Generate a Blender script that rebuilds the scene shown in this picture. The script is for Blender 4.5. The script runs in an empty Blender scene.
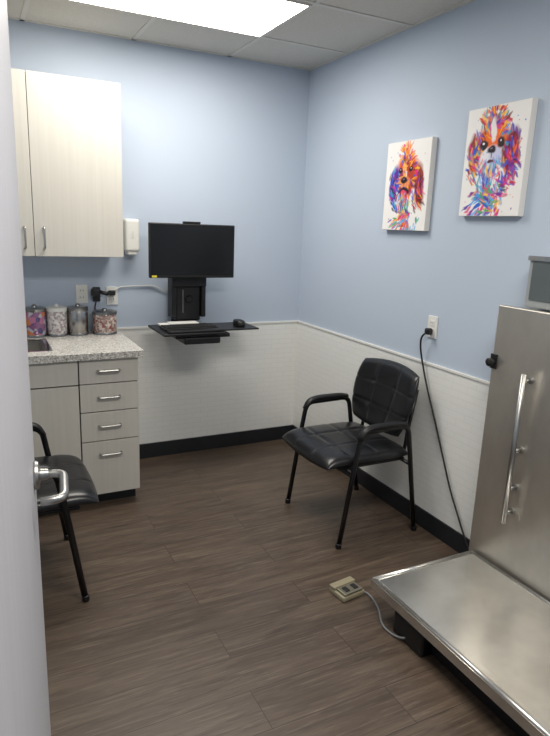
import bpy, bmesh, math, random
import numpy as np
from mathutils import Vector, Matrix
random.seed(7)
S = bpy.context.scene
COL = S.collection
try:
    S.view_settings.view_transform = 'Standard'
    S.view_settings.look = 'None'
except Exception:
    pass

# ------------------------------------------------------------ materials
def lin(c):
    out = []
    for v in c:
        v = v / 255.0
        out.append(v / 12.92 if v <= 0.04045 else ((v + 0.055) / 1.055) ** 2.4)
    return tuple(out) + (1.0,)

def mat(name, rgb, rough=0.5, metal=0.0, emit=None, estr=0.0, trans=0.0, spec=0.5, noise=None, bump=None, coat=0.0):
    m = bpy.data.materials.new(name); m.use_nodes = True
    nt = m.node_tree; b = nt.nodes['Principled BSDF']
    b.inputs['Base Color'].default_value = lin(rgb)
    b.inputs['Roughness'].default_value = rough
    b.inputs['Metallic'].default_value = metal
    b.inputs['Specular IOR Level'].default_value = spec
    b.inputs['Transmission Weight'].default_value = trans
    b.inputs['Coat Weight'].default_value = coat
    if emit:
        b.inputs['Emission Color'].default_value = lin(emit)
        b.inputs['Emission Strength'].default_value = estr
    tc = nt.nodes.new('ShaderNodeTexCoord')
    if noise:   # (scale vec, amount darker, second colour)
        mp = nt.nodes.new('ShaderNodeMapping'); mp.inputs['Scale'].default_value = noise[0]
        nt.links.new(tc.outputs['Object'], mp.inputs['Vector'])
        n = nt.nodes.new('ShaderNodeTexNoise'); n.inputs['Scale'].default_value = 1.0
        n.inputs['Detail'].default_value = 6; n.inputs['Roughness'].default_value = 0.6
        nt.links.new(mp.outputs[0], n.inputs['Vector'])
        r = nt.nodes.new('ShaderNodeValToRGB')
        r.color_ramp.elements[0].position = 0.35; r.color_ramp.elements[1].position = 0.65
        r.color_ramp.elements[0].color = lin(noise[1]); r.color_ramp.elements[1].color = lin(rgb)
        nt.links.new(n.outputs['Fac'], r.inputs['Fac'])
        nt.links.new(r.outputs['Color'], b.inputs['Base Color'])
    if bump:
        mp2 = nt.nodes.new('ShaderNodeMapping'); mp2.inputs['Scale'].default_value = bump[0]
        nt.links.new(tc.outputs['Object'], mp2.inputs['Vector'])
        n2 = nt.nodes.new('ShaderNodeTexNoise'); n2.inputs['Scale'].default_value = 1.0
        n2.inputs['Detail'].default_value = 4
        nt.links.new(mp2.outputs[0], n2.inputs['Vector'])
        bp = nt.nodes.new('ShaderNodeBump'); bp.inputs['Strength'].default_value = bump[1]
        bp.inputs['Distance'].default_value = 0.002
        nt.links.new(n2.outputs['Fac'], bp.inputs['Height'])
        nt.links.new(bp.outputs[0], b.inputs['Normal'])
    return m

M_wall = mat('wall_paint', (184, 196, 212), 0.65, bump=((90, 90, 90), 0.12), spec=0.35)
M_base = mat('baseboard_black', (27, 30, 35), 0.5)
M_cab = mat('cabinet_laminate', (205, 202, 193), 0.5, noise=((60, 60, 1.2), (200, 196, 187)))
M_gap = mat('cabinet_gap', (70, 66, 60), 0.8)
M_nickel = mat('brushed_nickel', (170, 170, 168), 0.35, 1.0)
M_black = mat('black_plastic', (20, 20, 22), 0.45)
M_tube = mat('black_tube', (12, 12, 14), 0.3)
M_vinyl = mat('black_vinyl', (20, 20, 23), 0.28, bump=((300, 300, 300), 0.2))
M_screen = mat('monitor_screen', (8, 9, 11), 0.22)
M_white = mat('white_plastic', (225, 225, 220), 0.45)
M_dark = mat('dark_slot', (30, 30, 30), 0.6)
M_steel = mat('stainless_steel', (206, 200, 191), 0.36, 0.85, noise=((5, 5, 3), (190, 186, 178)), bump=((400, 400, 6), 0.12))
M_steelh = mat('stainless_top', (222, 220, 215), 0.24, 0.93, noise=((4, 5, 5), (200, 198, 193)), bump=((300, 8, 300), 0.12))
M_chrome = mat('chrome', (200, 200, 200), 0.15, 1.0)
M_canvas = mat('canvas_edge', (222, 220, 216), 0.8)
M_ceil = mat('ceiling_tile', (214, 210, 201), 0.9, noise=((120, 120, 120), (204, 200, 191)), bump=((200, 200, 200), 0.4))
M_grid = mat('ceiling_grid', (214, 211, 203), 0.6)
M_door = mat('door_paint', (184, 184, 190), 0.5, noise=((40, 40, 1.5), (178, 178, 185)))
M_light = mat('troffer_lens', (255, 255, 255), 0.5, emit=(255, 249, 239), estr=16.0)
M_fill = mat('added_fill_lens', (255, 255, 255), 0.5, emit=(255, 249, 239), estr=22.0)  # lens of the added fill panel, out of view
M_cable = mat('cable_black', (18, 18, 18), 0.5)
M_wcable = mat('cable_white', (215, 215, 210), 0.5)
M_ped = mat('pedal_beige', (150, 142, 118), 0.5)
M_pedt = mat('pedal_steel', (140, 136, 122), 0.4, 0.6)
M_yellow = mat('label_yellow', (220, 200, 60), 0.5)
M_kbd = mat('keyboard_grey', (120, 122, 125), 0.5)
M_display = mat('display_housing', (150, 155, 156), 0.35)
M_dispw = mat('display_window', (90, 98, 100), 0.15)

def counter_mat():
    m = bpy.data.materials.new('granite_laminate'); m.use_nodes = True
    nt = m.node_tree; b = nt.nodes['Principled BSDF']; b.inputs['Roughness'].default_value = 0.35
    tc = nt.nodes.new('ShaderNodeTexCoord')
    v = nt.nodes.new('ShaderNodeTexVoronoi'); v.inputs['Scale'].default_value = 170
    n = nt.nodes.new('ShaderNodeTexNoise'); n.inputs['Scale'].default_value = 110; n.inputs['Detail'].default_value = 5
    nt.links.new(tc.outputs['Object'], v.inputs['Vector']); nt.links.new(tc.outputs['Object'], n.inputs['Vector'])
    sp = nt.nodes.new('ShaderNodeSeparateColor'); nt.links.new(v.outputs['Color'], sp.inputs[0])
    r = nt.nodes.new('ShaderNodeValToRGB'); e = r.color_ramp.elements
    e[0].position = 0.0; e[0].color = lin((130, 123, 116)); e[1].position = 0.25; e[1].color = lin((188, 184, 176))
    x = e.new(0.6); x.color = lin((210, 208, 202)); x = e.new(1.0); x.color = lin((228, 227, 224))
    nt.links.new(sp.outputs[0], r.inputs['Fac'])
    mx = nt.nodes.new('ShaderNodeMixRGB'); mx.blend_type = 'MULTIPLY'; mx.inputs[0].default_value = 0.5
    r2 = nt.nodes.new('ShaderNodeValToRGB'); r2.color_ramp.elements[0].position = 0.4; r2.color_ramp.elements[0].color = lin((175, 172, 168)); r2.color_ramp.elements[1].position = 0.55
    nt.links.new(n.outputs['Fac'], r2.inputs['Fac'])
    nt.links.new(r.outputs['Color'], mx.inputs[1]); nt.links.new(r2.outputs['Color'], mx.inputs[2])
    nt.links.new(mx.outputs[0], b.inputs['Base Color'])
    return m
M_counter = counter_mat()

def wains_mat(name, rotz):
    m = bpy.data.materials.new(name); m.use_nodes = True
    nt = m.node_tree; b = nt.nodes['Principled BSDF']; b.inputs['Roughness'].default_value = 0.3
    tc = nt.nodes.new('ShaderNodeTexCoord')
    sx = nt.nodes.new('ShaderNodeSeparateXYZ'); cb = nt.nodes.new('ShaderNodeCombineXYZ')
    nt.links.new(tc.outputs['Object'], sx.inputs[0])
    nt.links.new(sx.outputs['Y' if rotz else 'X'], cb.inputs['X']); nt.links.new(sx.outputs['Z'], cb.inputs['Y'])
    br = nt.nodes.new('ShaderNodeTexBrick')
    br.inputs['Scale'].default_value = 1.0; br.inputs['Brick Width'].default_value = 0.11
    br.inputs['Row Height'].default_value = 0.036; br.inputs['Mortar Size'].default_value = 0.0012
    br.inputs['Mortar Smooth'].default_value = 0.6
    br.inputs['Color1'].default_value = lin((233, 234, 231)); br.inputs['Color2'].default_value = lin((231, 232, 229))
    br.inputs['Mortar'].default_value = lin((214, 215, 212))
    nt.links.new(cb.outputs[0], br.inputs['Vector'])
    nt.links.new(br.outputs['Color'], b.inputs['Base Color'])
    bp = nt.nodes.new('ShaderNodeBump'); bp.invert = True; bp.inputs['Strength'].default_value = 0.4; bp.inputs['Distance'].default_value = 0.001
    nt.links.new(br.outputs['Fac'], bp.inputs['Height']); nt.links.new(bp.outputs[0], b.inputs['Normal'])
    return m
M_wb = wains_mat('wainscot_panel_x', False); M_wr = wains_mat('wainscot_panel_y', True)

def floor_mat():
    m = bpy.data.materials.new('vinyl_plank'); m.use_nodes = True
    nt = m.node_tree; L = nt.links; b = nt.nodes['Principled BSDF']
    tc = nt.nodes.new('ShaderNodeTexCoord')
    br = nt.nodes.new('ShaderNodeTexBrick'); br.offset = 0.37
    br.inputs['Scale'].default_value = 1.0; br.inputs['Brick Width'].default_value = 1.22
    br.inputs['Row Height'].default_value = 0.178; br.inputs['Mortar Size'].default_value = 0.0012
    br.inputs['Color1'].default_value = (0, 0, 0, 1); br.inputs['Color2'].default_value = (1, 1, 1, 1)
    br.inputs['Mortar'].default_value = (0.5, 0.5, 0.5, 1)
    L.new(tc.outputs['Object'], br.inputs['Vector'])
    off = nt.nodes.new('ShaderNodeVectorMath'); off.operation = 'MULTIPLY_ADD'
    off.inputs[1].default_value = (7.0, 3.0, 5.0)
    L.new(br.outputs['Color'], off.inputs[0]); L.new(tc.outputs['Object'], off.inputs[2])
    def nz(scale, det, rough, dist):
        mp = nt.nodes.new('ShaderNodeMapping'); mp.inputs['Scale'].default_value = scale
        L.new(off.outputs[0], mp.inputs['Vector'])
        n = nt.nodes.new('ShaderNodeTexNoise'); n.inputs['Scale'].default_value = 1; n.inputs['Detail'].default_value = det
        n.inputs['Roughness'].default_value = rough; n.inputs['Distortion'].default_value = dist
        L.new(mp.outputs[0], n.inputs['Vector']); return n
    n1 = nz((1.6, 13, 1), 6, 0.6, 1.2)
    r1 = nt.nodes.new('ShaderNodeValToRGB'); e = r1.color_ramp.elements
    e[0].position = 0.3; e[0].color = lin((70, 58, 48)); e[1].position = 0.72; e[1].color = lin((102, 88, 75))
    x = e.new(0.5); x.color = lin((87, 73, 62))
    L.new(n1.outputs['Fac'], r1.inputs['Fac'])
    n2 = nz((5.0, 120, 1), 8, 0.7, 0.6)
    r2 = nt.nodes.new('ShaderNodeValToRGB'); e = r2.color_ramp.elements
    e[0].position = 0.52; e[0].color = (0, 0, 0, 1); e[1].position = 0.72; e[1].color = (1, 1, 1, 1)
    L.new(n2.outputs['Fac'], r2.inputs['Fac'])
    mx = nt.nodes.new('ShaderNodeMixRGB'); mx.inputs[2].default_value = lin((140, 127, 113))
    ml = nt.nodes.new('ShaderNodeMath'); ml.operation = 'MULTIPLY'; ml.inputs[1].default_value = 0.5
    L.new(r2.outputs['Color'], ml.inputs[0]); L.new(ml.outputs[0], mx.inputs[0]); L.new(r1.outputs['Color'], mx.inputs[1])
    # dark pores
    n3 = nz((5, 60, 1), 6, 0.6, 0.8)
    r3 = nt.nodes.new('ShaderNodeValToRGB'); e = r3.color_ramp.elements
    e[0].position = 0.36; e[0].color = (0.68, 0.68, 0.68, 1); e[1].position = 0.5; e[1].color = (1, 1, 1, 1)
    L.new(n3.outputs['Fac'], r3.inputs['Fac'])
    mu = nt.nodes.new('ShaderNodeMixRGB'); mu.blend_type = 'MULTIPLY'; mu.inputs[0].default_value = 0.9
    L.new(mx.outputs[0], mu.inputs[1]); L.new(r3.outputs['Color'], mu.inputs[2])
    # per plank tone
    rp = nt.nodes.new('ShaderNodeValToRGB'); rp.color_ramp.elements[0].color = (.90, .90, .90, 1); rp.color_ramp.elements[1].color = (1.06, 1.055, 1.04, 1)
    L.new(br.outputs['Color'], rp.inputs['Fac'])
    mp_ = nt.nodes.new('ShaderNodeMixRGB'); mp_.blend_type = 'MULTIPLY'; mp_.inputs[0].default_value = 1.0
    L.new(mu.outputs[0], mp_.inputs[1]); L.new(rp.outputs['Color'], mp_.inputs[2])
    # seams
    ms = nt.nodes.new('ShaderNodeMixRGB'); ms.inputs[2].default_value = lin((44, 36, 30))
    L.new(br.outputs['Fac'], ms.inputs[0]); L.new(mp_.outputs[0], ms.inputs[1])
    L.new(ms.outputs[0], b.inputs['Base Color'])
    b.inputs['Roughness'].default_value = 0.42
    bp = nt.nodes.new('ShaderNodeBump'); bp.inputs['Strength'].default_value = 0.2; bp.inputs['Distance'].default_value = 0.001
    L.new(n2.outputs['Fac'], bp.inputs['Height']); L.new(bp.outputs[0], b.inputs['Normal'])
    return m
M_floor = floor_mat()

# ------------------------------------------------------------ mesh helpers
def empty(name, loc=(0, 0, 0), rotz=0.0):
    o = bpy.data.objects.new(name, None); o.location = loc; o.rotation_euler = (0, 0, rotz)
    o.empty_display_size = 0.1; COL.objects.link(o); return o

def finish(name, bm, m, parent=None, smooth=False):
    me = bpy.data.meshes.new(name); bmesh.ops.recalc_face_normals(bm, faces=bm.faces[:])
    bm.to_mesh(me); bm.free()
    for mm in (m if isinstance(m, (list, tuple)) else [m]): me.materials.append(mm)
    if smooth:
        for p in me.polygons: p.use_smooth = True
    o = bpy.data.objects.new(name, me); COL.objects.link(o)
    if parent: o.parent = parent
    return o

def box(name, lo, hi, m, parent=None, bev=0.0, seg=2):
    bm = bmesh.new()
    bmesh.ops.create_cube(bm, size=1.0)
    for v in bm.verts:
        v.co = Vector([(lo[i] + hi[i]) / 2 + v.co[i] * (hi[i] - lo[i]) for i in range(3)])
    if bev > 0:
        bmesh.ops.bevel(bm, geom=bm.edges[:], offset=bev, segments=seg, affect='EDGES', profile=0.5)
    return finish(name, bm, m, parent)

def fillet(pts, r, n=6):
    pts = [Vector(p) for p in pts]; out = [pts[0]]
    for i in range(1, len(pts) - 1):
        a, b, c = pts[i - 1], pts[i], pts[i + 1]
        ra = min(r, (a - b).length * 0.48); rc = min(r, (c - b).length * 0.48)
        p0 = b + (a - b).normalized() * ra; p2 = b + (c - b).normalized() * rc
        for k in range(n + 1):
            t = k / n; out.append(p0 * (1 - t) ** 2 + b * 2 * t * (1 - t) + p2 * t * t)
    out.append(pts[-1]); return out

def tube(name, pts, r, m, parent=None, sides=12, rb=None, fil=0.0, side=None):
    """swept tube; r along 'side' direction, rb along the other."""
    if fil > 0: pts = fillet(pts, fil)
    pts = [Vector(p) for p in pts]
    if rb is None: rb = r
    bm = bmesh.new(); rings = []; prev = None
    for i, p in enumerate(pts):
        if i == 0: t = pts[1] - p
        elif i == len(pts) - 1: t = p - pts[-2]
        else: t = (pts[i + 1] - p).normalized() + (p - pts[i - 1]).normalized()
        t.normalize()
        if side is not None: u = Vector(side)
        elif prev is None: u = Vector((0, 0, 1)) if abs(t.z) < 0.9 else Vector((1, 0, 0))
        else: u = prev
        u = (u - t * u.dot(t)).normalized(); prev = u; w = t.cross(u)
        rings.append([bm.verts.new(p + u * math.cos(2 * math.pi * k / sides) * r + w * math.sin(2 * math.pi * k / sides) * rb) for k in range(sides)])
    for a, b in zip(rings, rings[1:]):
        for k in range(sides):
            bm.faces.new((a[k], a[(k + 1) % sides], b[(k + 1) % sides], b[k]))
    bm.faces.new(rings[0][::-1]); bm.faces.new(rings[-1])
    return finish(name, bm, m, parent, smooth=True)

def lathe(name, prof, c, m, parent=None, n=32, axis='z'):
    bm = bmesh.new(); rings = []
    for r, h in prof:
        ring = []
        for k in range(n):
            a = 2 * math.pi * k / n
            x, y = max(r, 1e-4) * math.cos(a), max(r, 1e-4) * math.sin(a)
            co = {'z': (x, y, h), 'x': (h, x, y), 'y': (x, h, y)}[axis]
            ring.append(bm.verts.new(Vector(co) + Vector(c)))
        rings.append(ring)
    for a, b in zip(rings, rings[1:]):
        for k in range(n): bm.faces.new((a[k], a[(k + 1) % n], b[(k + 1) % n], b[k]))
    bm.faces.new(rings[0][::-1]); bm.faces.new(rings[-1])
    o = finish(name, bm, m, parent, smooth=True)
    md = o.modifiers.new('es', 'EDGE_SPLIT'); md.split_angle = math.radians(40)
    return o

def cushion(name, hw, hd, t, warp, m, parent, seams_u=(), seams_v=(), k=0.45, N=64, groove=0.007, gw=0.010):
    """closed padded panel, u in [-1,1]*hw, v in [-1,1]*hd, thickness t; warp maps (a,b,h) -> local xyz"""
    bm = bmesh.new(); top = {}; bot = {}
    for i in range(N + 1):
        for j in range(N + 1):
            u = -1 + 2 * i / N; v = -1 + 2 * j / N
            u = math.copysign(1 - (1 - abs(u)) ** 1.5, u); v = math.copysign(1 - (1 - abs(v)) ** 1.5, v)
            a = u * math.sqrt(1 - k * v * v / 2) * hw; b = v * math.sqrt(1 - k * u * u / 2) * hd
            prof = max(0.0, (1 - abs(u) ** 7) * (1 - abs(v) ** 7)) ** 0.45
            h = t * prof
            for s in seams_u: h -= groove * math.exp(-((u - s) * hw / gw) ** 2) * prof
            for s in seams_v: h -= groove * math.exp(-((v - s) * hd / gw) ** 2) * prof
            edge = i in (0, N) or j in (0, N)
            top[i, j] = bm.verts.new(warp(a, b, h))
            bot[i, j] = top[i, j] if edge else bm.verts.new(warp(a, b, -t * 0.25 * prof))
    for i in range(N):
        for j in range(N):
            bm.faces.new((top[i, j], top[i + 1, j], top[i + 1, j + 1], top[i, j + 1]))
            bm.faces.new((bot[i, j + 1], bot[i + 1, j + 1], bot[i + 1, j], bot[i, j]))
    return finish(name, bm, m, parent, smooth=True)

# ------------------------------------------------------------ room shell
XL, XR, YB, YF, H = -0.42, 2.144, 3.853, -1.2, 2.647
box('floor', (XL - .1, YF - .1, -0.05), (XR + .1, YB + .1, 0.0), M_floor)
box('ceiling', (XL - .1, YF - .1, H), (XR + .1, YB + .1, H + 0.05), M_ceil)
box('wall_back', (XL - .1, YB, 0), (XR + .1, YB + .1, H), M_wall)
box('wall_right', (XR, YF, 0), (XR + .1, YB, H), M_wall)
box('wall_left', (XL - .1, YF, 0), (XL, YB, H), M_wall)
box('wall_front', (XL - .1, YF - .1, 0), (XR + .1, YF, H), M_wall)
box('wall_entry', (XL, 0.36, 0), (-0.06, 0.46, H), M_wall)
box('trim_1', (XL, YB - .006, 0.1), (XR, YB, 0.915), M_wb)
box('trim_2', (XR - .006, YF, 0.1), (XR, YB - .006, 0.915), M_wr)
box('trim_3', (0.8, YB - .012, 0.912), (XR, YB, 0.926), M_white, bev=.002)
box('trim_4', (XR - .012, YF, 0.912), (XR, YB - .012, 0.926), M_white, bev=.002)
box('baseboard_back', (0.785, YB - .014, 0), (XR, YB, 0.105), M_base, bev=.003)
box('baseboard_right', (XR - .014, YF, 0), (XR, YB - .014, 0.105), M_base, bev=.003)
box('baseboard_left', (XL, 0.46, 0), (XL + .014, 3.2, 0.105), M_base, bev=.003)

# ceiling T-bar grid
g = empty('ceiling_grid')
tx = [-0.28, 0.33, 0.94, 1.55]
ty = [3.37 - .61 * i for i in range(8)]
LX0, LX1 = 0.33, 1.55
for i, x in enumerate(tx):
    for j in range(len(ty) + 1):
        y1 = YB if j == 0 else ty[j - 1]; y0 = ty[j] if j < len(ty) else YF
        if x == 0.94 and j in (1, 5): continue
        if y1 - y0 > .02:
            box(f'tbar_y_{i}_{j}', (x - .012, y0, H - .004), (x + .012, y1, H + .002), M_grid, g)
for j, y in enumerate(ty):
    box(f'tbar_x_{j}', (XL, y - .012, H - .005), (XR, y + .012, H + .002), M_grid, g)
box('edge_back', (XL, YB - .022, H - .004), (XR, YB, H + .002), M_grid, g)
box('edge_right', (XR - .022, YF, H - .0045), (XR, YB, H + .002), M_grid, g)

def troffer(y1, ml):
    e = empty('ceiling_light_panel'); y0 = y1 - .61
    a, b = LX0 + .012, LX1 - .012; c, d = y0 + .012, y1 - .012
    f = .012
    box('frame_left', (a, c, H - .012), (a + f, d, H - .001), M_grid, e)
    box('frame_right', (b - f, c, H - .012), (b, d, H - .001), M_grid, e)
    box('frame_front', (a + f, c, H - .012), (b - f, c + f, H - .001), M_grid, e)
    box('frame_back', (a + f, d - f, H - .012), (b - f, d, H - .001), M_grid, e)
    bm = bmesh.new()
    vs = [bm.verts.new(p) for p in ((a + f, c + f, H - .010), (a + f, d - f, H - .010), (b - f, d - f, H - .010), (b - f, c + f, H - .010))]
    bm.faces.new(vs)
    o = finish('lens', bm, ml, e)
    if o.data.polygons[0].normal.z > 0: o.data.flip_normals()
troffer(3.37, M_light)
troffer(3.37 - .61 * 4, M_fill)  # unseen second panel, added to brighten the near end of the room

# ------------------------------------------------------------ base cabinet
def handle(parent, c, length, axis, nrm=(0, -1, 0), m=M_nickel, off=.028, r=.0055, nm='handle'):
    c = Vector(c); ax = Vector(axis) * length / 2; n = Vector(nrm) * off
    tube(nm, [c - ax, c - ax + n, c + ax + n, c + ax], r, m, parent, sides=10, fil=.012)

bc = empty('base_cabinet')
CF = 3.205
ct = .912; cb = .872; cy0 = CF - .028; cy1 = YB - .013
sx0, sx1, sy0, sy1 = -.10, .33, 3.30, 3.64
box('carcass_right', (sx1 + .03, CF + .02, 0.08), (0.776, YB - .016, cb), M_cab, bc)
box('carcass_left', (XL + .001, CF + .02, 0.08), (sx1 + .03, YB - .016, .73), M_cab, bc)
box('carcass_front', (XL + .001, CF + .02, 0.73), (sx1 + .03, CF + .06, cb), M_cab, bc)
box('front_gap', (XL + .001, CF + .014, 0.08), (0.775, CF + .0205, cb), M_gap, bc)
box('toe_kick', (XL + .001, CF + .08, 0.0), (0.77, CF + .11, 0.085), M_base, bc)
def front(nm, x0, x1, z0, z1): box(nm, (x0, CF - .004, z0), (x1, CF + .014, z1), M_cab, bc, bev=.0015)
zs = [.872, .733, .573, .403, .082]
for i in range(4):
    front(f'drawer_{i+1}', .462, .777, zs[i + 1] + .004, zs[i] - .002)
    handle(bc, (.615, CF - .003, (zs[i] + zs[i + 1]) / 2 + (0.005 if i < 3 else .085)), .115, (1, 0, 0), nm=f'drawer_handle_{i+1}')
front('false_drawer', -.02, .455, .737, .870)
front('cabinet_door', -.02, .455, .082, .729)
front('cabinet_door_left', XL + .003, -.026, .082, .870)
handle(bc, (.03, CF - .003, .62), .115, (0, 0, 1), nm='door_handle')
# countertop with sink cut-out (4 slabs around the basin)
box('counter_right', (sx1, cy0, cb), (.806, cy1, ct), M_counter, bc, bev=.003)
box('counter_left', (XL + .001, cy0, cb), (sx0, cy1, ct), M_counter, bc)
box('counter_front', (sx0, cy0, cb), (sx1, sy0, ct), M_counter, bc)
box('counter_back', (sx0, sy1, cb), (sx1, cy1, ct), M_counter, bc)
sk = bc   # the sink is let into the counter and belongs to it
rt = ct + .0012
box('sink_rim_right', (sx1 - .012, sy0 - .012, ct - .004), (sx1 + .016, sy1 + .012, rt), M_chrome, sk)
box('sink_rim_left', (sx0 - .016, sy0 - .012, ct - .004), (sx0 + .012, sy1 + .012, rt), M_chrome, sk)
box('sink_rim_front', (sx0 + .012, sy0 - .012, ct - .004), (sx1 - .012, sy0 + .014, rt), M_chrome, sk)
box('sink_rim_back', (sx0 + .012, sy1 - .014, ct - .004), (sx1 - .012, sy1 + .012, rt), M_chrome, sk)
box('sink_bottom', (sx0 + .002, sy0 + .002, ct - .16), (sx1 - .002, sy1 - .002, ct - .155), M_steelh, sk)
box('sink_side_r', (sx1 - .008, sy0 + .002, ct - .155), (sx1 - .002, sy1 - .002, ct), M_steelh, sk)
box('sink_side_l', (sx0 + .002, sy0 + .002, ct - .155), (sx0 + .008, sy1 - .002, ct), M_steelh, sk)
box('sink_side_f', (sx0 + .008, sy0 + .002, ct - .155), (sx1 - .008, sy0 + .008, ct), M_steelh, sk)
box('sink_side_b', (sx0 + .008, sy1 - .008, ct - .155), (sx1 - .008, sy1 - .002, ct), M_steelh, sk)
fc = empty('faucet', (0, 0, rt + .0003))
lathe('faucet_base', [(.028, 0), (.026, .02), (.016, .03), (.014, .06)], (.06, 3.72, 0), M_chrome, fc)
tube('faucet_spout', [(.06, 3.72, .05), (.06, 3.72, .24), (.06, 3.56, .24), (.06, 3.55, .17)], .011, M_chrome, fc, fil=.06)
tube('faucet_lever', [(.075, 3.72, .05), (.13, 3.71, .075)], .006, M_chrome, fc)

# upper cabinet
uc = empty('wall_cabinet')
UF = 3.525
box('carcass', (-.18, UF + .002, 1.398), (.776, YB - .001, 2.322), M_cab, uc)
box('gap', (-.175, UF - .003, 1.402), (.772, UF + .002, 2.318), M_gap, uc)
box('door_right', (.303, UF - .021, 1.396), (.778, UF - .003, 2.324), M_cab, uc, bev=.0015)
box('door_left', (-.18, UF - .021, 1.396), (.300, UF - .003, 2.324), M_cab, uc, bev=.0015)
handle(uc, (.352, UF - .02, 1.495), .11, (0, 0, 1), nm='handle_right')
handle(uc, (.255, UF - .02, 1.495), .11, (0, 0, 1), nm='handle_left')

# ------------------------------------------------------------ canisters
def speck(name, cols, scale, rough=.4):
    m = bpy.data.materials.new(name); m.use_nodes = True; nt = m.node_tree; b = nt.nodes['Principled BSDF']
    b.inputs['Roughness'].default_value = rough
    b.inputs['Coat Weight'].default_value = .8; b.inputs['Coat Roughness'].default_value = .05
    tc = nt.nodes.new('ShaderNodeTexCoord'); v = nt.nodes.new('ShaderNodeTexVoronoi'); v.inputs['Scale'].default_value = scale
    nt.links.new(tc.outputs['Object'], v.inputs['Vector'])
    sp = nt.nodes.new('ShaderNodeSeparateColor'); nt.links.new(v.outputs['Color'], sp.inputs[0])
    r = nt.nodes.new('ShaderNodeValToRGB'); r.color_ramp.interpolation = 'CONSTANT'
    n = len(cols)
    for i, c in enumerate(cols):
        el = r.color_ramp.elements[i] if i < 2 else r.color_ramp.elements.new(i / n)
        el.position = i / n; el.color = lin(c)
    nt.links.new(sp.outputs[0], r.inputs['Fac']); nt.links.new(r.outputs['Color'], b.inputs['Base Color'])
    return m
J1 = speck('canister_print_purple', [(130, 84, 124), (180, 110, 140), (206, 120, 60), (80, 66, 116), (180, 180, 190)], 34)
J2 = speck('canister_cotton', [(205, 200, 197), (190, 181, 181), (160, 146, 148), (215, 213, 209)], 80)
J3 = mat('canister_steel', (170, 168, 165), .25, 1.0)
J4 = speck('canister_treats', [(150, 128, 116), (176, 158, 148), (130, 108, 100), (196, 184, 176), (130, 70, 72)], 90)
M_lid = mat('canister_lid', (150, 150, 150), .3, 1.0)
def canister(x, y, r, h, m, lid):
    e = empty('canister', (x, y, rt + .0003))
    lathe('body', [(r * .96, 0), (r, .004), (r, h * .84), (r * .97, h * .86)], (0, 0, 0), m, e)
    lathe('base_ring', [(r * 1.01, .0), (r * 1.02, .012), (r * 1.0, .014)], (0, 0, 0), M_lid, e)
    lathe('lid', [(r * 1.03, h * .85), (r * 1.05, h * .86), (r * 1.05, h * .96), (r * .9, h * .985), (r * .25, h * .99), (r * .22, h * 1.05), (r * .12, h * 1.08)], (0, 0, 0), lid, e)
canister(.300, 3.745, .061, .175, J1, M_lid)
canister(.424, 3.745, .058, .175, J2, M_white)
canister(.546, 3.745, .059, .175, J3, M_lid)
canister(.705, 3.740, .072, .145, J4, M_lid)

# ------------------------------------------------------------ wall items
sd = empty('soap_dispenser')
box('body', (.845, 3.745, 1.415), (.935, YB - .001, 1.615), M_white, sd, bev=.018, seg=4)
box('nozzle', (.860, 3.755, 1.395), (.920, 3.84, 1.425), M_white, sd, bev=.008)
box('window', (.884, 3.743, 1.50), (.896, 3.747, 1.54), M_wcable, sd)

def outlet(c, axis, name='wall_outlet'):
    e = empty(name)
    def bx(nm, a0, a1, z0, z1, d0, d1, m, bev=0):
        if axis == 'back': box(nm, (c[0] + a0, YB - d1, c[2] + z0), (c[0] + a1, YB - d0, c[2] + z1), m, e, bev)
        else: box(nm, (XR - d1, c[1] + a0, c[2] + z0), (XR - d0, c[1] + a1, c[2] + z1), m, e, bev)
    bx('plate', -.036, .036, -.058, .058, .0005, .007, M_white, .002)
    for k, z in enumerate((-.022, .022)):
        bx(f'socket_{k}', -.017, .017, z - .015, z + .015, .007, .0095, M_white, .001)
        bx(f'slot_a_{k}', -.009, -.006, z - .004, z + .006, .009, .0100, M_dark)
        bx(f'slot_b_{k}', .006, .009, z - .004, z + .006, .009, .0100, M_dark)
    return e
outlet((.590, 0, 1.147), 'back'); outlet((.775, 0, 1.133), 'back'); outlet((0, 2.389, 1.117), 'right')

pa = empty('power_adapter')
box('bracket', (.655, YB - .02, 1.10), (.70, YB - .001, 1.19), M_black, pa, bev=.004)
box('brick', (.64, YB - .075, 1.135), (.69, YB - .02, 1.185), M_black, pa, bev=.01)
tube('clip', [(.69, YB - .05, 1.165), (.735, YB - .04, 1.15), (.76, YB - .03, 1.16)], .012, M_black, pa)
box('plug', (.752, YB - .045, 1.138), (.79, YB - .0095, 1.170), M_black, pa, bev=.005)
tube('lead', [(.67, YB - .03, 1.10), (.66, YB - .02, 1.04), (.70, YB - .015, 1.0), (.69, YB - .02, .95)], .004, M_black, pa, fil=.03)
wc = empty('wall_cable')
tube('run', [(.79, YB - .02, 1.165), (.82, YB - .009, 1.19), (1.04, YB - .009, 1.198), (1.10, YB - .012, 1.165), (1.14, YB - .012, 1.16)], .004, M_wcable, wc, fil=.03)

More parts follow.
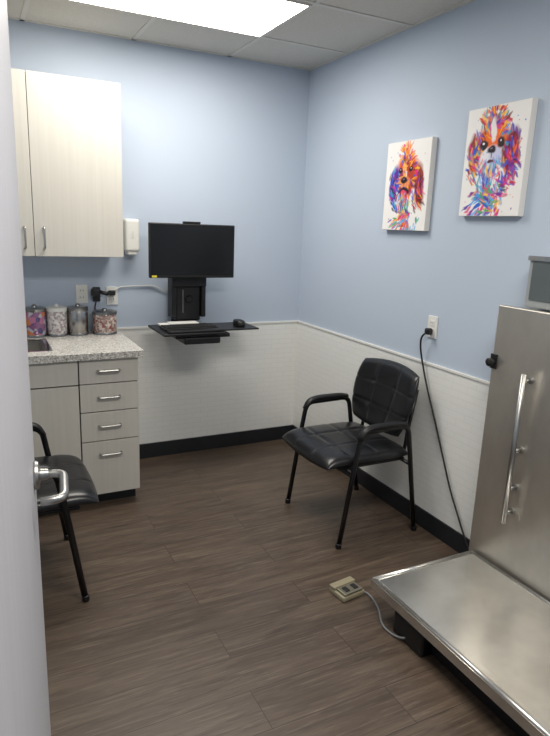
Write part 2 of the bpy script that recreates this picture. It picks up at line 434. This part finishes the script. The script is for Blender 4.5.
# monitor on wall workstation
mo = empty('computer_monitor')
MY = 3.585
box('housing', (.950, MY, 1.268), (1.504, MY + .03, 1.598), M_black, mo, bev=.006)
box('screen', (.959, MY - .0015, 1.286), (1.495, MY + .001, 1.591), M_screen, mo)
box('rear_bulge', (1.08, MY + .03, 1.34), (1.37, MY + .05, 1.53), M_black, mo, bev=.008)
box('label', (.964, MY - .002, 1.272), (.994, MY + .0, 1.284), M_yellow, mo)
box('webcam', (1.165, MY + .002, 1.598), (1.275, MY + .03, 1.612), M_black, mo, bev=.003)
ws = empty('wall_mount_workstation')
box('wall_track', (1.16, YB - .028, .93), (1.33, YB - .0125, 1.58), M_black, ws, bev=.004)
box('vesa_arm', (1.19, MY + .05, 1.38), (1.29, YB - .028, 1.48), M_black, ws, bev=.006)
box('vesa_plate', (1.175, MY + .05, 1.37), (1.305, MY + .058, 1.50), M_black, ws)
box('rail_left', (1.125, 3.70, 1.00), (1.155, 3.80, 1.30), M_black, ws, bev=.006)
box('rail_right', (1.325, 3.70, 1.00), (1.355, 3.80, 1.30), M_black, ws, bev=.006)
box('lift_body', (1.155, 3.72, .975), (1.325, YB - .028, 1.255), M_black, ws, bev=.01)
box('cross_plate', (1.125, 3.69, 1.20), (1.355, 3.72, 1.265), M_black, ws, bev=.006)
lathe('knob', [(.022, 0), (.024, -.012), (.018, -.02)], (1.24, 3.72, 1.12), M_black, ws, axis='y')
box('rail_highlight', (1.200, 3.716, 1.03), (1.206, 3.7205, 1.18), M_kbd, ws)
box('tray_arm', (1.10, 3.36, .888), (1.33, YB - .028, .93), M_black, ws, bev=.008)
box('tray_bracket', (1.05, 3.38, .922), (1.40, 3.66, .946), M_black, ws, bev=.004)
box('keyboard_tray', (.965, 3.34, .947), (1.36, 3.70, .962), M_black, ws, bev=.005)
box('mouse_tray', (1.33, 3.40, .955), (1.61, 3.66, .966), M_black, ws, bev=.005)
box('wrist_rest', (1.00, 3.345, .962), (1.35, 3.40, .978), M_black, ws, bev=.005)
kb = empty('computer_keyboard')
box('body', (1.0, 3.43, .9625), (1.34, 3.56, .978), M_black, kb, bev=.003)
bm = bmesh.new()
for r_ in range(5):
    for c_ in range(17):
        x = 1.008 + c_ * .0192; y = 3.438 + r_ * .0235
        bmesh.ops.create_cube(bm, size=1, matrix=Matrix.Translation((x + .008, y + .009, .981)) @ Matrix.Diagonal((.0155, .019, .006, 1)))
finish('keys', bm, M_dark, kb)
pp = empty('document_stack')
box('sheets', (1.02, 3.60, .9625), (1.24, 3.68, .975), M_white, pp, bev=.002)
box('top_sheet', (1.08, 3.59, .975), (1.27, 3.675, .982), M_wcable, pp, bev=.001)
ms = empty('computer_mouse', (1.51, 3.50, .966))
cushion('shell', .034, .058, .032, lambda a, b, h: (a, b, h + .0085), M_black, ms, k=.9, N=20)

# ------------------------------------------------------------ canvas paintings
def paint_canvas(y0, y1, z0, z1, design, seed):
    e = empty('dog_painting')
    box('stretcher', (XR - .034, y0, z0), (XR - .001, y1, z1), M_canvas, e, bev=.002)
    W, Hh = 170, 215
    rng = np.random.RandomState(seed)
    U, V = np.meshgrid(np.linspace(0, 1, W), np.linspace(0, 1, Hh))
    asp = (z1 - z0) / (y1 - y0)
    VV = V * asp; wu = U.copy(); wv = VV.copy()
    for f, a in ((9, .012), (23, .006), (51, .004)):
        p = rng.rand(4) * 6.28
        wu += a * np.sin(f * VV + p[0] + 2 * np.sin(f * .7 * U + p[1])); wv += a * np.sin(f * U + p[2] + 2 * np.sin(f * .6 * VV + p[3]))
    img = np.ones((Hh, W, 3)) * np.array(lin((236, 234, 232))[:3])
    def blob(cx, cy, rx, ry, ang, col, al=1.0, soft=.18):
        nonlocal img
        ca, sa = math.cos(math.radians(ang)), math.sin(math.radians(ang))
        dx, dy = wu - cx, wv - cy * asp
        d = np.sqrt(((dx * ca + dy * sa) / rx) ** 2 + ((-dx * sa + dy * ca) / ry) ** 2)
        a = np.clip((1 + soft - d) / (2 * soft), 0, 1)[..., None] * al
        img = img * (1 - a) + np.array(lin(col)[:3]) * a
    design(blob, rng)
    bm = bmesh.new(); vs = []
    X0 = XR - .0345
    for j in range(Hh):
        for i in range(W):
            vs.append(bm.verts.new((X0, y1 - .002 - (y1 - y0 - .004) * i / (W - 1), z0 + .002 + (z1 - z0 - .004) * j / (Hh - 1))))
    for j in range(Hh - 1):
        for i in range(W - 1):
            a = j * W + i; bm.faces.new((vs[a], vs[a + 1], vs[a + W + 1], vs[a + W]))
    m = bpy.data.materials.new('painted_canvas'); m.use_nodes = True; nt = m.node_tree
    at = nt.nodes.new('ShaderNodeVertexColor'); at.layer_name = 'Paint'
    b = nt.nodes['Principled BSDF']; b.inputs['Roughness'].default_value = .6; b.inputs['Specular IOR Level'].default_value = .3
    nt.links.new(at.outputs['Color'], b.inputs['Base Color'])
    o = finish('painted_face', bm, m, e)
    ca = o.data.color_attributes.new('Paint', 'FLOAT_COLOR', 'POINT')
    flat = np.ones((Hh * W, 4), dtype=np.float32); flat[:, :3] = img.reshape(-1, 3)
    ca.data.foreach_set('color', flat.ravel())

def strokes(blob, rng, cx, cy, r0, r1, n, pal, a0=0, a1=360, ln=.05, wd=.011, down=0.0, sq=1.0):
    for _ in range(n):
        a = math.radians(rng.uniform(a0, a1)); r = rng.uniform(r0, r1)
        x = cx + math.cos(a) * r; y = cy + math.sin(a) * r * sq
        ang = math.degrees(a) * (1 - down) + (-90 if math.sin(a) < .3 else 90) * down + rng.uniform(-25, 25)
        blob(x, y, ln * rng.uniform(.5, 1.3), wd * rng.uniform(.6, 1.5), ang, pal[rng.randint(len(pal))], rng.uniform(.6, .95))

OR, RD, YE = (236, 104, 30), (196, 30, 44), (250, 190, 40)
PU, BL, TE, MG, DK, BR, WH = (96, 44, 156), (24, 84, 206), (20, 160, 186), (226, 40, 130), (34, 16, 30), (128, 50, 30), (240, 238, 236)
GR, LB, TN = (70, 170, 80), (80, 170, 236), (220, 130, 60)

def dog_a(blob, rng):
    # spaniel: head lifted, long ears, open smiling muzzle
    strokes(blob, rng, .5, .20, .05, .34, 80, [TE, YE, MG, OR, BL, LB, GR], 190, 350, .06, .014, .6)
    blob(.52, .68, .25, .22, 0, OR); blob(.48, .58, .20, .26, 0, (180, 60, 40))
    blob(.80, .50, .11, .30, 8, (150, 54, 34)); blob(.22, .52, .10, .27, -8, PU)
    strokes(blob, rng, .80, .46, .0, .13, 80, [BR, OR, RD, DK, YE, PU, MG], 0, 360, .06, .012, .9, 2.2)
    strokes(blob, rng, .22, .48, .0, .12, 70, [PU, BL, BL, DK, MG, TE, LB], 0, 360, .06, .012, .9, 2.2)
    strokes(blob, rng, .50, .78, .02, .20, 80, [OR, YE, RD, MG, BL, (250, 150, 60), YE], 0, 180, .05, .012)
    strokes(blob, rng, .5, .42, .0, .22, 70, [OR, RD, YE, DK, PU, BL, MG], 180, 360, .05, .012, .5)
    strokes(blob, rng, .5, .62, .12, .24, 70, [OR, BR, RD, DK, PU, YE, BL], 0, 360, .05, .012)
    blob(.46, .66, .05, .14, 5, (250, 190, 100), .8); blob(.45, .55, .13, .085, 0, (236, 150, 84), .9)
    strokes(blob, rng, .45, .58, .03, .12, 26, [YE, OR, MG, PU, WH], 0, 360, .035, .008)
    blob(.34, .68, .045, .036, 0, DK); blob(.60, .69, .045, .036, 0, DK); blob(.345, .688, .01, .008, 0, WH); blob(.605, .698, .01, .008, 0, WH)
    blob(.44, .575, .078, .048, 0, DK); blob(.43, .585, .02, .01, 0, (130, 120, 160))
    blob(.46, .44, .125, .060, 0, DK); blob(.46, .42, .07, .04, 0, (230, 70, 110))
    strokes(blob, rng, .45, .20, .0, .20, 80, [OR, YE, TE, BL, LB, RD, PU, GR, MG], 0, 360, .07, .013, .7)
    for _ in range(40): blob(rng.uniform(.05, .95), rng.uniform(.04, .95), rng.uniform(.004, .011), rng.uniform(.004, .011), 0, [PU, BL, MG, OR, TE][rng.randint(5)], .8)

def dog_b(blob, rng):
    # shih tzu: round face, white muzzle, dark ears
    strokes(blob, rng, .45, .22, .05, .36, 110, [TE, BL, PU, YE, LB, MG, MG], 180, 360, .07, .016, .6)
    blob(.46, .66, .30, .27, 0, OR); blob(.78, .58, .12, .27, -6, (140, 26, 56)); blob(.17, .58, .10, .25, 6, (150, 60, 34))
    strokes(blob, rng, .80, .54, .0, .13, 90, [RD, DK, PU, MG, BL, PU, OR], 0, 360, .06, .012, .9, 2.1)
    strokes(blob, rng, .17, .54, .0, .12, 80, [BR, OR, YE, BL, TE, PU, MG], 0, 360, .06, .012, .9, 2.1)
    strokes(blob, rng, .46, .80, .02, .24, 120, [OR, YE, RD, BR, BL, TE, PU, MG], 0, 180, .06, .013, .3)
    strokes(blob, rng, .46, .62, .1, .28, 100, [OR, PU, BL, TE, MG, BR, LB, YE], 0, 360, .05, .012, .2)
    blob(.46, .78, .045, .14, 0, WH, .9)
    blob(.46, .53, .17, .14, 0, (214, 208, 218)); blob(.39, .53, .11, .13, 20, (230, 228, 234)); blob(.53, .53, .11, .13, -20, (200, 200, 228))
    strokes(blob, rng, .46, .52, .06, .20, 70, [WH, (190, 190, 220), (120, 150, 215), PU, (230, 190, 130), LB, MG], 180, 360, .055, .009, .5)
    blob(.31, .66, .070, .058, 0, DK); blob(.60, .66, .070, .058, 0, DK); blob(.30, .675, .014, .012, 0, WH); blob(.59, .675, .014, .012, 0, WH)
    blob(.455, .60, .072, .048, 0, DK); blob(.445, .61, .02, .008, 0, (130, 120, 150)); blob(.455, .50, .06, .016, 0, (90, 40, 56))
    blob(.455, .55, .008, .035, 0, DK)
    strokes(blob, rng, .45, .24, .0, .24, 90, [TE, BL, PU, YE, LB, MG, GR], 0, 360, .07, .014, .8)
    strokes(blob, rng, .72, .30, .0, .14, 50, [RD, DK, MG, BL, PU], 0, 360, .06, .012, .8)
    for _ in range(45): blob(rng.uniform(.05, .95), rng.uniform(.04, .95), rng.uniform(.004, .012), rng.uniform(.004, .012), 0, [PU, BL, MG, OR, TE][rng.randint(5)], .8)
paint_canvas(2.490, 2.855, 1.607, 2.072, dog_a, 3)
paint_canvas(1.892, 2.252, 1.683, 2.158, dog_b, 5)

# ------------------------------------------------------------ chairs
def chair(loc, rotz):
    e = empty('waiting_room_chair', loc, rotz)
    for s, nm in ((-1, 'r'), (1, 'l')):
        y = s * .28
        tube(f'side_frame_{nm}', [(.25, y, 0.004), (.185, y, .44), (.155, y, .615), (-.135, y, .622), (-.165, y, .45), (-.24, y, 0.004)],
             .011, M_tube, e, sides=14, rb=.014, fil=.05, side=(0, 1, 0))
        tube(f'arm_pad_{nm}', [(.165, y, .575), (.140, y, .628), (.08, y, .640), (-.07, y, .640), (-.12, y, .630)], .021, M_black, e, sides=16, rb=.013, fil=.03, side=(0, 1, 0))
        for x_, nn in ((.25, 'front'), (-.24, 'back')):
            lathe(f'foot_{nn}_{nm}', [(.014, 0), (.016, .004), (.016, .025), (.012, .028)], (x_, y, 0), M_black, e, n=16)
        tube(f'back_upright_{nm}', [(-.10, s * .20, .415), (-.19, s * .20, .43), (-.20, s * .20, .55), (-.250, s * .19, .78)], .010, M_tube, e, fil=.05)
    tube('cross_front', [(.189, -.28, .40), (.189, .28, .40)], .010, M_tube, e)
    tube('cross_rear', [(-.173, -.28, .40), (-.173, .28, .40)], .010, M_tube, e)
    box('seat_pan', (-.17, -.235, .408), (.25, .235, .424), M_black, e, bev=.006)
    def sw(a, b, h):
        # a: width, b: depth (front +)
        z = .436 + h - .014 * max(0, (b - .14) / .12) ** 2 + .008 * (abs(a) / .26) ** 2
        return (b + .072, a, z)
    cushion('seat', .268, .268, .054, sw, M_vinyl, e, seams_u=(-.36, .36), seams_v=(-.15, .45), k=.22, groove=.006, gw=.008)
    def bw(a, b, h):
        # a: width, b: up
        wsc = 1.0 + .07 * (b / .17)
        a2 = a * wsc
        z = .700 + b
        x = -.198 - .26 * (b) + h + .50 * a2 * a2
        return (x, a2, z)
    cushion('backrest', .262, .190, .036, bw, M_vinyl, e, seams_u=(-.36, .36), seams_v=(-.3, .35), k=.50, groove=.006, gw=.008)
    return e
chair((1.828, 2.578, 0), math.pi)
chair((.080, 2.64, 0), 0)

# ------------------------------------------------------------ lift exam table / scale
lt = empty('veterinary_lift_scale')
PX, P0, P1 = 1.995, 1.02, 1.83
box('column_panel', (PX, P0, .14), (PX + .03, P1, 1.312), M_steel, lt, bev=.004)
box('column_body', (PX + .03, P0 + .02, .0), (XR - .0145, P1 - .02, 1.30), M_steel, lt)
tube('grab_bar', [(PX - .045, 1.617, .405), (PX - .045, 1.617, 1.06)], .011, M_nickel, lt, sides=16)
for nn, z in (('low', .45), ('lower_mid', .56), ('mid', .73), ('high', 1.03)):
    tube('bar_post_' + nn, [(PX, 1.617, z), (PX - .045, 1.617, z)], .008, M_nickel, lt)
    lathe('bar_flange_' + nn, [(.014, 0), (.014, -.005), (.010, -.006)], (PX, 1.617, z), M_nickel, lt, n=20, axis='x')
lathe('latch_knob', [(.010, 0), (.010, -.02), (.018, -.022), (.018, -.036), (.012, -.040)], (PX, 1.815, 1.066), M_black, lt, axis='x')
box('latch_tab', (PX - .006, 1.80, 1.035), (PX, 1.836, 1.10), M_black, lt, bev=.002)
# platform with raised rim
TX0, TX1, TY0, TY1, TZ = 1.413, 1.988, .60, 1.80, .172
box('platform_top', (TX0 + .02, TY0 + .02, TZ - .014), (TX1 - .01, TY1 - .02, TZ - .006), M_steelh, lt)
def rim(nm, a, b): tube(nm, [a, b], .010, M_steelh, lt, sides=12)
rim('rim_left', (TX0 + .012, TY0 + .005, TZ - .008), (TX0 + .012, TY1 - .005, TZ - .008))
rim('rim_far', (TX0 + .005, TY1 - .012, TZ - .008), (TX1 - .005, TY1 - .012, TZ - .008))
rim('rim_near', (TX0 + .005, TY0 + .012, TZ - .008), (TX1 - .005, TY0 + .012, TZ - .008))
rim('rim_right', (TX1 - .012, TY0 + .005, TZ - .008), (TX1 - .012, TY1 - .005, TZ - .008))
box('skirt_left', (TX0, TY0, TZ - .048), (TX0 + .004, TY1, TZ - .008), M_steelh, lt)
box('skirt_far', (TX0 + .004, TY1 - .004, TZ - .048), (TX1, TY1, TZ - .008), M_steelh, lt)
box('skirt_near', (TX0 + .004, TY0, TZ - .048), (TX1, TY0 + .004, TZ - .008), M_steelh, lt)
box('under_frame', (TX0 + .06, TY0 + .06, .085), (TX1 - .02, TY1 - .06, TZ - .016), M_black, lt)
box('base_block', (TX0 + .075, TY0 + .2, .0), (PX + .02, TY1 - .13, .09), M_black, lt, bev=.006)
box('base_foot', (TX0 + .02, 1.48, .0), (TX0 + .12, 1.66, .10), M_black, lt, bev=.01)
dp = empty('scale_display')
box('housing', (2.06, 1.42, 1.313), (XR - .001, 1.757, 1.522), M_display, dp, bev=.006)
box('window', (2.056, 1.44, 1.345), (2.061, 1.735, 1.50), M_dispw, dp)
box('top_strip', (2.05, 1.42, 1.505), (2.06, 1.757, 1.524), M_chrome, dp)

# power cord for scale
pc = empty('power_cord')
box('plug', (XR - .045, 2.372, 1.078), (XR - .0102, 2.405, 1.112), M_black, pc, bev=.008)
tube('cord', [(XR - .04, 2.39, 1.09), (2.095, 2.42, 1.06), (2.11, 2.432, .99), (2.12, 2.40, .88), (2.12, 2.364, .80), (2.12, 2.253, .591), (2.12, 2.113, .311), (2.115, 1.98, .12), (2.11, 1.90, .03), (2.05, 1.87, .012)], .005, M_cable, pc, fil=.06)

# foot pedal
fp = empty('foot_pedal', (1.405, 1.955, 0), math.radians(8))
fp.scale = (1.15, 1.15, 1.1)
box('base', (-.055, -.045, 0), (.055, .045, .022), M_ped, fp, bev=.006)
box('guard', (-.055, .012, .022), (.055, .045, .036), M_ped, fp, bev=.005)
box('treadle', (-.046, -.042, .024), (.046, .010, .032), M_pedt, fp, bev=.003)
box('rocker_left', (-.03, -.03, .031), (-.01, .0, .036), M_dark, fp, bev=.002)
box('rocker_right', (.012, -.03, .031), (.032, .0, .036), M_dark, fp, bev=.002)
cd = empty('pedal_cord')
tube('cord', [(1.466, 1.93, .012), (1.49, 1.90, .006), (1.47, 1.80, .006), (1.41, 1.70, .006), (1.415, 1.63, .006), (1.43, 1.58, .02), (1.45, 1.58, .03)], .0045, M_kbd, cd, fil=.05)

# ------------------------------------------------------------ entry door
dr = empty('door_1', (-.010, .50, 0), -math.atan(.117))
DW = .886
box('slab', (-.045, 0, .008), (0, DW, 2.10), M_door, dr, bev=.002)
LZ, LY = 1.05, DW - .07
lathe('rosette', [(.030, 0), (.032, .004), (.030, .010), (.014, .014), (.012, .03)], (0, LY, LZ), M_nickel, dr, axis='x')
tube('lever', [(.01, LY, LZ), (.062, LY, LZ), (.062, LY - .118, LZ - .006), (.016, LY - .122, LZ - .008)], .009, M_nickel, dr, sides=16, fil=.022)
for k, z in enumerate((.25, 1.05, 1.85)):
    tube(f'hinge_{k}', [(.004, -.006, z - .05), (.004, -.006, z + .05)], .007, M_nickel, dr)

# ------------------------------------------------------------ world + camera
w = bpy.data.worlds.new('World'); S.world = w; w.use_nodes = True
w.node_tree.nodes['Background'].inputs[0].default_value = (.8, .85, .9, 1)
w.node_tree.nodes['Background'].inputs[1].default_value = .3
cam = bpy.data.cameras.new('Camera'); co = bpy.data.objects.new('Camera', cam); COL.objects.link(co)
Xc = Vector((0.8943, 0.0708, -0.4419)); Yc = Vector((-0.4458, 0.2236, -0.8667))
Xc.normalize(); Yc = (Yc - Xc * Yc.dot(Xc)).normalized(); Zc = Xc.cross(Yc)
R = Matrix((Xc, Yc, Zc))
co.matrix_world = Matrix.Translation((0, 0, 1.6)) @ R.to_4x4()
cam.sensor_fit = 'VERTICAL'; cam.sensor_height = 24.0; cam.lens = 593 / 736 * 24.0
cam.clip_start = .02
S.camera = co
